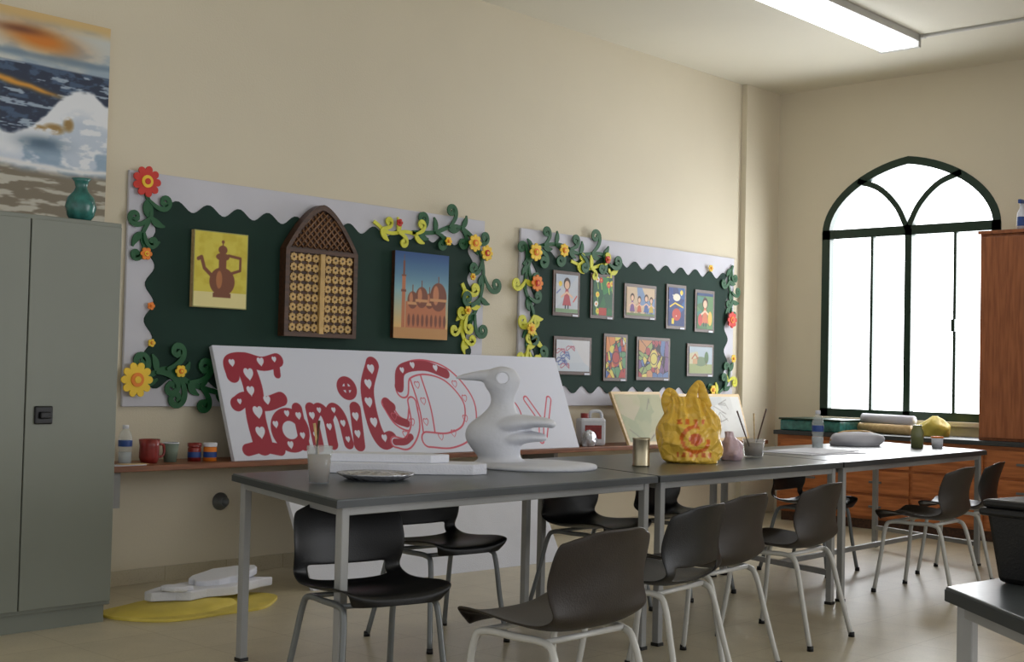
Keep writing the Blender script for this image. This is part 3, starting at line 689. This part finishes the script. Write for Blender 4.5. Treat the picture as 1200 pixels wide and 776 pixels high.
mj=bpy.data.meshes.new('figure'); bmj.to_mesh(mj); bmj.free(); mj.materials.append(P_)
for p_ in parts: bpy.data.objects.remove(p_)
body=bpy.data.objects.new('figure',mj); COL.objects.link(body)
rm=body.modifiers.new('r','REMESH'); rm.mode='VOXEL'; rm.voxel_size=.006; rm.use_smooth_shade=True
sm=body.modifiers.new('s','SMOOTH'); sm.iterations=10; sm.factor=.6
cut=lathe('cutter',[(.027,-.2),(.027,.2)],P_,None,24,(-.168,0,.428),(math.pi/2,0,0))
bo=body.modifiers.new('hole','BOOLEAN'); bo.object=cut; bo.operation='DIFFERENCE'; bo.solver='EXACT'
bpy.context.view_layer.update()
dg=bpy.context.evaluated_depsgraph_get(); nm=bpy.data.meshes.new_from_object(body.evaluated_get(dg))
body.modifiers.clear(); body.data=nm; bpy.data.objects.remove(cut); body.parent=g
for p_ in nm.polygons: p_.use_smooth=True
lathe('eye_ring',[(.027,-.061),(.037,-.061),(.037,.061),(.027,.061),(.027,-.061)],P_,g,24,(-.168,0,.428),(math.pi/2,0,0),False)
# tin can
g=group('tin_can',(5.02,-2.48,ZT)); lathe('can',[(.0001,0),(.042,0),(.043,.006),(.041,.01),(.041,.125),(.043,.13),(.041,.135),(.038,.13),(.038,.01),(.0001,.01)],M['tin'],g,cap=False)
# yellow carrier bag : full rounded belly, gathered neck, two strap handles, orange print
g=group('yellow_plastic_bag',(5.47,-2.46,ZT),rz=math.radians(-45))
NA,NH=140,70; V=[];F=[];CC=[]
def smooth(t): t=max(0,min(1,t)); return t*t*(3-2*t)
prof=cat([(.125,.085,0),(.158,.10,.02),(.168,.108,.08),(.166,.104,.15),(.148,.085,.21),(.118,.055,.26),(.10,.03,.30),(.105,.014,.33)],10)
NH=len(prof)
for j in range(NH):
    t=j/(NH-1); q=prof[j]
    for k in range(NA):
        th=2*math.pi*k/NA; cx,sy=math.cos(th),math.sin(th)
        sq=lambda a,e: abs(a)**e*(1 if a>0 else -1)
        x=q.x*sq(cx,.8); y=q.y*sq(sy,.8)
        pleat=(.010*math.sin(th*13+1.5*math.sin(th*2+1)+2*t)+.005*math.sin(th*29+4*t))*smooth((t-.35)/.4)
        p=Vector((x*7,y*7,q.z*7)); f1=mnoise.noise(p*.7+Vector((5,2,1))); f2=abs(mnoise.noise(p*1.5))
        d_=(.022*f1-.03*f2+.006)*smooth(t*8)*(1-.7*smooth((t-.7)/.3))
        x0_=-.02*t
        vx,vy,vz=x+(d_+pleat*.4)*cx+x0_,y+(d_+pleat)*sy,q.z+(.012*f1*t)-.05*smooth((x-.02)/.1)*smooth((t-.6)/.4)
        V.append((vx,vy,vz))
        # printed motif (on front and back faces)
        col=(240,196,78)
        a_,b_=vx-.0,vz-.12; rr=math.hypot(a_,b_*1.1)
        if abs(sy)>.35:
            if .058<rr<.078 and not (a_>.02 and b_>0): col=(222,112,36)
            elif rr<.034: col=(214,96,40)
            elif abs(b_+.075)<.012 and abs(a_)<.09 and math.sin(a_*190)>-.3: col=(218,110,40)
            elif b_>.075 and b_<.1 and abs(a_+.02)<.07 and math.sin(a_*150+1)>-.2: col=(218,110,40)
        CC.append((*lin(col),1))
for j in range(NH-1):
    for k in range(NA): F.append((j*NA+k,j*NA+(k+1)%NA,(j+1)*NA+(k+1)%NA,(j+1)*NA+k))
F.append(tuple(range(NA)))
bo_=mk('bag_body',V,F,M['bagp'],g,True)
at=bo_.data.color_attributes.new('Col','FLOAT_COLOR','POINT'); at.data.foreach_set('color',np.array(CC,dtype=np.float32).ravel())
def strap(name,pts,ws):
    p=cat(pts,7); r=[max(.003,v_.x) for v_ in cat([(w_,0,0) for w_ in ws],7)]
    sweep(name,p,r,M['bagh'],g,10,[.006+.004*math.sin(i*1.3) for i in range(len(p))],up=(.25,1,0))
strap('handle_left',[(-.115,.0,.25),(-.135,.005,.31),(-.125,.01,.355),(-.10,.01,.345),(-.085,.0,.29)],[.03,.026,.018,.02,.03])
strap('handle_right',[(-.01,.0,.28),(-.005,.0,.34),(.012,.0,.385),(.035,.005,.40),(.05,.0,.35),(.065,.0,.28)],[.035,.028,.018,.016,.024,.034])
g=group('pink_plastic_bag',(5.86,-2.44,ZT)); loft('bag',[(0,0,0,.05,.05),(0,0,.03,.07,.06),(0,0,.08,.06,.05),(-.02,0,.12,.03,.025),(-.03,0,.15,.02,.02)],M['pink'],g,24,jit=.12)
g=group('paint_water_cup',(6.2,-2.36,ZT)); lathe('cup',[(.0001,0),(.05,0),(.062,.1),(.06,.1),(.048,.006),(.0001,.006)],M['glass'],g,cap=False); lathe('dirty_water',[(.0001,.007),(.047,.007),(.056,.08),(.0001,.08)],M['tea'],g,cap=False)
brush(g,0,0,.02,.35,-.1,.26); brush(g,-.02,0,.02,-.8,-.1,.3); brush(g,.01,0,.02,.1,.1,.22,M['ply'])
g=group('paper_sheets',(6.95,-2.3,ZT),rz=-.1); box('sheet_a',(-.3,-.2,0),(.25,.17,.004),M['paper'],g); box('sheet_b',(-.2,-.15,.004),(.33,.2,.008),M['white'],g,rot=(0,0,.2))
bottle((7.35,-2.1,ZT),.24,.036)
g=group('wrapped_package',(8.0,-2.02,ZT),rz=-.6); loft('pack',[(0,0,0,.17,.1),(0,0,.03,.19,.11),(0,0,.07,.17,.1),(0,0,.09,.1,.06)],M['paper'],g,28,jit=.05); sweep('string',cat([(-.19,0,.03),(-.1,0,.09),(.1,0,.09),(.19,0,.03)],5),.006,M['tan'],g)
g=group('glass_jar',(8.15,-2.38,ZT)); lathe('jar',[(.0001,0),(.04,0),(.042,.1),(.03,.13),(.03,.15),(.0001,.15)],mat('olive_glass',(120,124,84),.2),g,cap=False)
g=group('paint_pot',(8.3,-2.45,ZT)); lathe('pot',[(.0001,0),(.035,0),(.038,.07),(.0001,.07)],M['white'],g,cap=False); lathe('rim',[(.04,.065),(.04,.075),(.0001,.075)],M['ora'],g,cap=False)
# =============== WINDOW-SIDE COUNTER
g=group('drawer_counter')
box('top',(9.6,-5.2,.72),(10.19,-.4,.755),M['tedge'],g,.004)
box('carcass',(9.64,-5.18,.08),(10.19,-.42,.72),M['owood'],g); box('plinth',(9.68,-5.16,0),(10.19,-.44,.08),M['dwood'],g)
yy=-.46
while yy>-5:
    for z0,z1 in ((.1,.27),(.29,.47),(.49,.69)):
        box('drawer_front',(9.62,yy-.56,z0),(9.64,yy,z1),M['owood'],g,.004); box('pull',(9.6,yy-.33,(z0+z1)/2-.008),(9.62,yy-.23,(z0+z1)/2+.008),M['darkm'],g)
    yy-=.59
g=group('wooden_cupboard',(9.66,-4.2,.756))
box('body',(.02,0,0),(.52,2.06,1.56),M['rwood'],g,.004)
for i in range(4): box('door',(0,.01+i*.515,.02),(.02,.515*(i+1)-.01,1.54),M['rwood'],g,.004)
box('cornice',(-.01,-.01,1.56),(.52,2.07,1.585),M['rwood'],g)
g=group('green_crate',(9.84,-.72,.756)); box('tray',(-.2,-.28,0),(.2,.28,.09),M['teal'],g,.01); box('lid',(-.21,-.29,.09),(.21,.29,.105),M['wframe'],g,.004)
g=group('rolled_papers',(9.97,-1.25,.756))
for i,(x_,z,mm) in enumerate(((-.08,.04,M['ply']),(.02,.045,M['ysheet']),(-.03,.115,M['paper']))): sweep('roll',[(x_-.03,-.26,z),(x_+.03,.22,z+.005)],.04,mm,g,16)
g=group('yellow_bag_bundle',(9.92,-1.68,.757)); loft('bundle',[(0,0,0,.07,.1),(0,0,.07,.09,.13),(0,0,.12,.06,.08),(0,0,.16,.02,.02)],M['ysheet'],g,24,jit=.1)
g=group('spray_bottle',(9.76,-2.42,2.342)); lathe('body',[(.0001,0),(.035,0),(.035,.13),(.015,.17),(.015,.2),(.0001,.2)],M['white'],g,cap=False); box('trigger',(-.05,-.012,.2),(.03,.012,.23),M['blue'],g,.004); lathe('label',[(.036,.03),(.036,.1)],M['blue'],g,cap=False)
# =============== BLACK BOX ON SIDE TABLE
g=group('black_storage_box',(2.99,-5.28,ZT),rz=math.radians(-8))
v=[(-.2,-.13,0),(.2,-.13,0),(.2,.13,0),(-.2,.13,0),(-.22,-.15,.16),(.22,-.15,.16),(.22,.15,.16),(-.22,.15,.16)]
bevel(mk('tub',v,[(0,3,2,1),(4,5,6,7),(0,1,5,4),(1,2,6,5),(2,3,7,6),(3,0,4,7)],M['black'],g),.012)
box('rim',(-.23,-.16,.145),(.23,.16,.162),M['black'],g,.006); box('lid',(-.225,-.155,.162),(.225,.155,.18),M['black'],g,.008)
# =============== FLOOR SCRAPS
g=group('yellow_plastic_sheet',(3.66,-.80,0))
pts=[(.47*math.cos(a)*(1+.06*math.sin(3*a+1)),.27*math.sin(a)*(1+.08*math.sin(5*a))) for a in [2*math.pi*k/40 for k in range(40)]]
prism('sheet',pts,2,0,.014,M['ysheet'],g,.003)
loft('fold',[(-.1,0,.012,.34,.19),(-.08,0,.03,.28,.15),(-.05,0,.045,.15,.06)],M['ysheet'],g,32,jit=.05)
def scrap(name,cx,cy,rx,ry,z0,z1,seed,rot=(0,0,0)):
    r=random.Random(seed); pts=[(rx*math.cos(a)*r.uniform(.78,1.12),ry*math.sin(a)*r.uniform(.72,1.15)) for a in [2*math.pi*k/17 for k in range(17)]]
    prism(name,pts,2,0,z1-z0,M['white'],g,.007,loc=(cx,cy,z0),rot=rot)
g=group('foam_scraps',(3.84,-.70,.047),rz=.1)
scrap('scrap_a',-.02,0,.36,.15,0,.045,4)
scrap('scrap_b',.10,.03,.24,.11,.046,.085,9,(.05,-.06,.1))
scrap('scrap_c',-.28,-.06,.10,.07,.046,.07,12,(0,.08,.4))
# =============== LIGHT  (sky: bright overcast to the east, dimmer elsewhere)
wd=bpy.data.worlds.new('World'); S.world=wd; wd.use_nodes=True; nt=wd.node_tree
bg=nt.nodes['Background']; bg.inputs['Color'].default_value=(.96,.975,1,1)
tc=nt.nodes.new('ShaderNodeTexCoord'); sx=nt.nodes.new('ShaderNodeSeparateXYZ'); mr=nt.nodes.new('ShaderNodeMapRange')
mr.inputs['From Min'].default_value=.2; mr.inputs['From Max'].default_value=.45; mr.inputs['To Min'].default_value=.9; mr.inputs['To Max'].default_value=4.5
nt.links.new(tc.outputs['Generated'],sx.inputs[0]); nt.links.new(sx.outputs['X'],mr.inputs['Value']); nt.links.new(mr.outputs[0],bg.inputs['Strength'])
def area(name,loc,rot,sx,sy,pw,col=(1,1,1)):
    l=bpy.data.lights.new(name,'AREA'); l.shape='RECTANGLE'; l.size=sx; l.size_y=sy; l.energy=pw; l.color=col
    o=bpy.data.objects.new(name,l); COL.objects.link(o); o.location=loc; o.rotation_euler=rot; return o
area('window_daylight',(X1+.55,yc,1.95),(0,math.radians(90),0),3.2,3.4,240,(.95,.98,1))
# =============== CAMERA
cam=bpy.data.cameras.new('camera'); cam.lens=1530/1200*36; cam.sensor_width=36; cam.sensor_fit='HORIZONTAL'; cam.clip_start=.05
co=bpy.data.objects.new('camera',cam); COL.objects.link(co)
co.matrix_world=Matrix(((.6797,-.0393,-.7324,0),(-.7331,-.0053,-.6801,-6.28),(.0228,.9992,-.0324,1.18),(0,0,0,1)))
S.camera=co
S.view_settings.view_transform='Standard'; S.view_settings.look='None'; S.view_settings.exposure=0
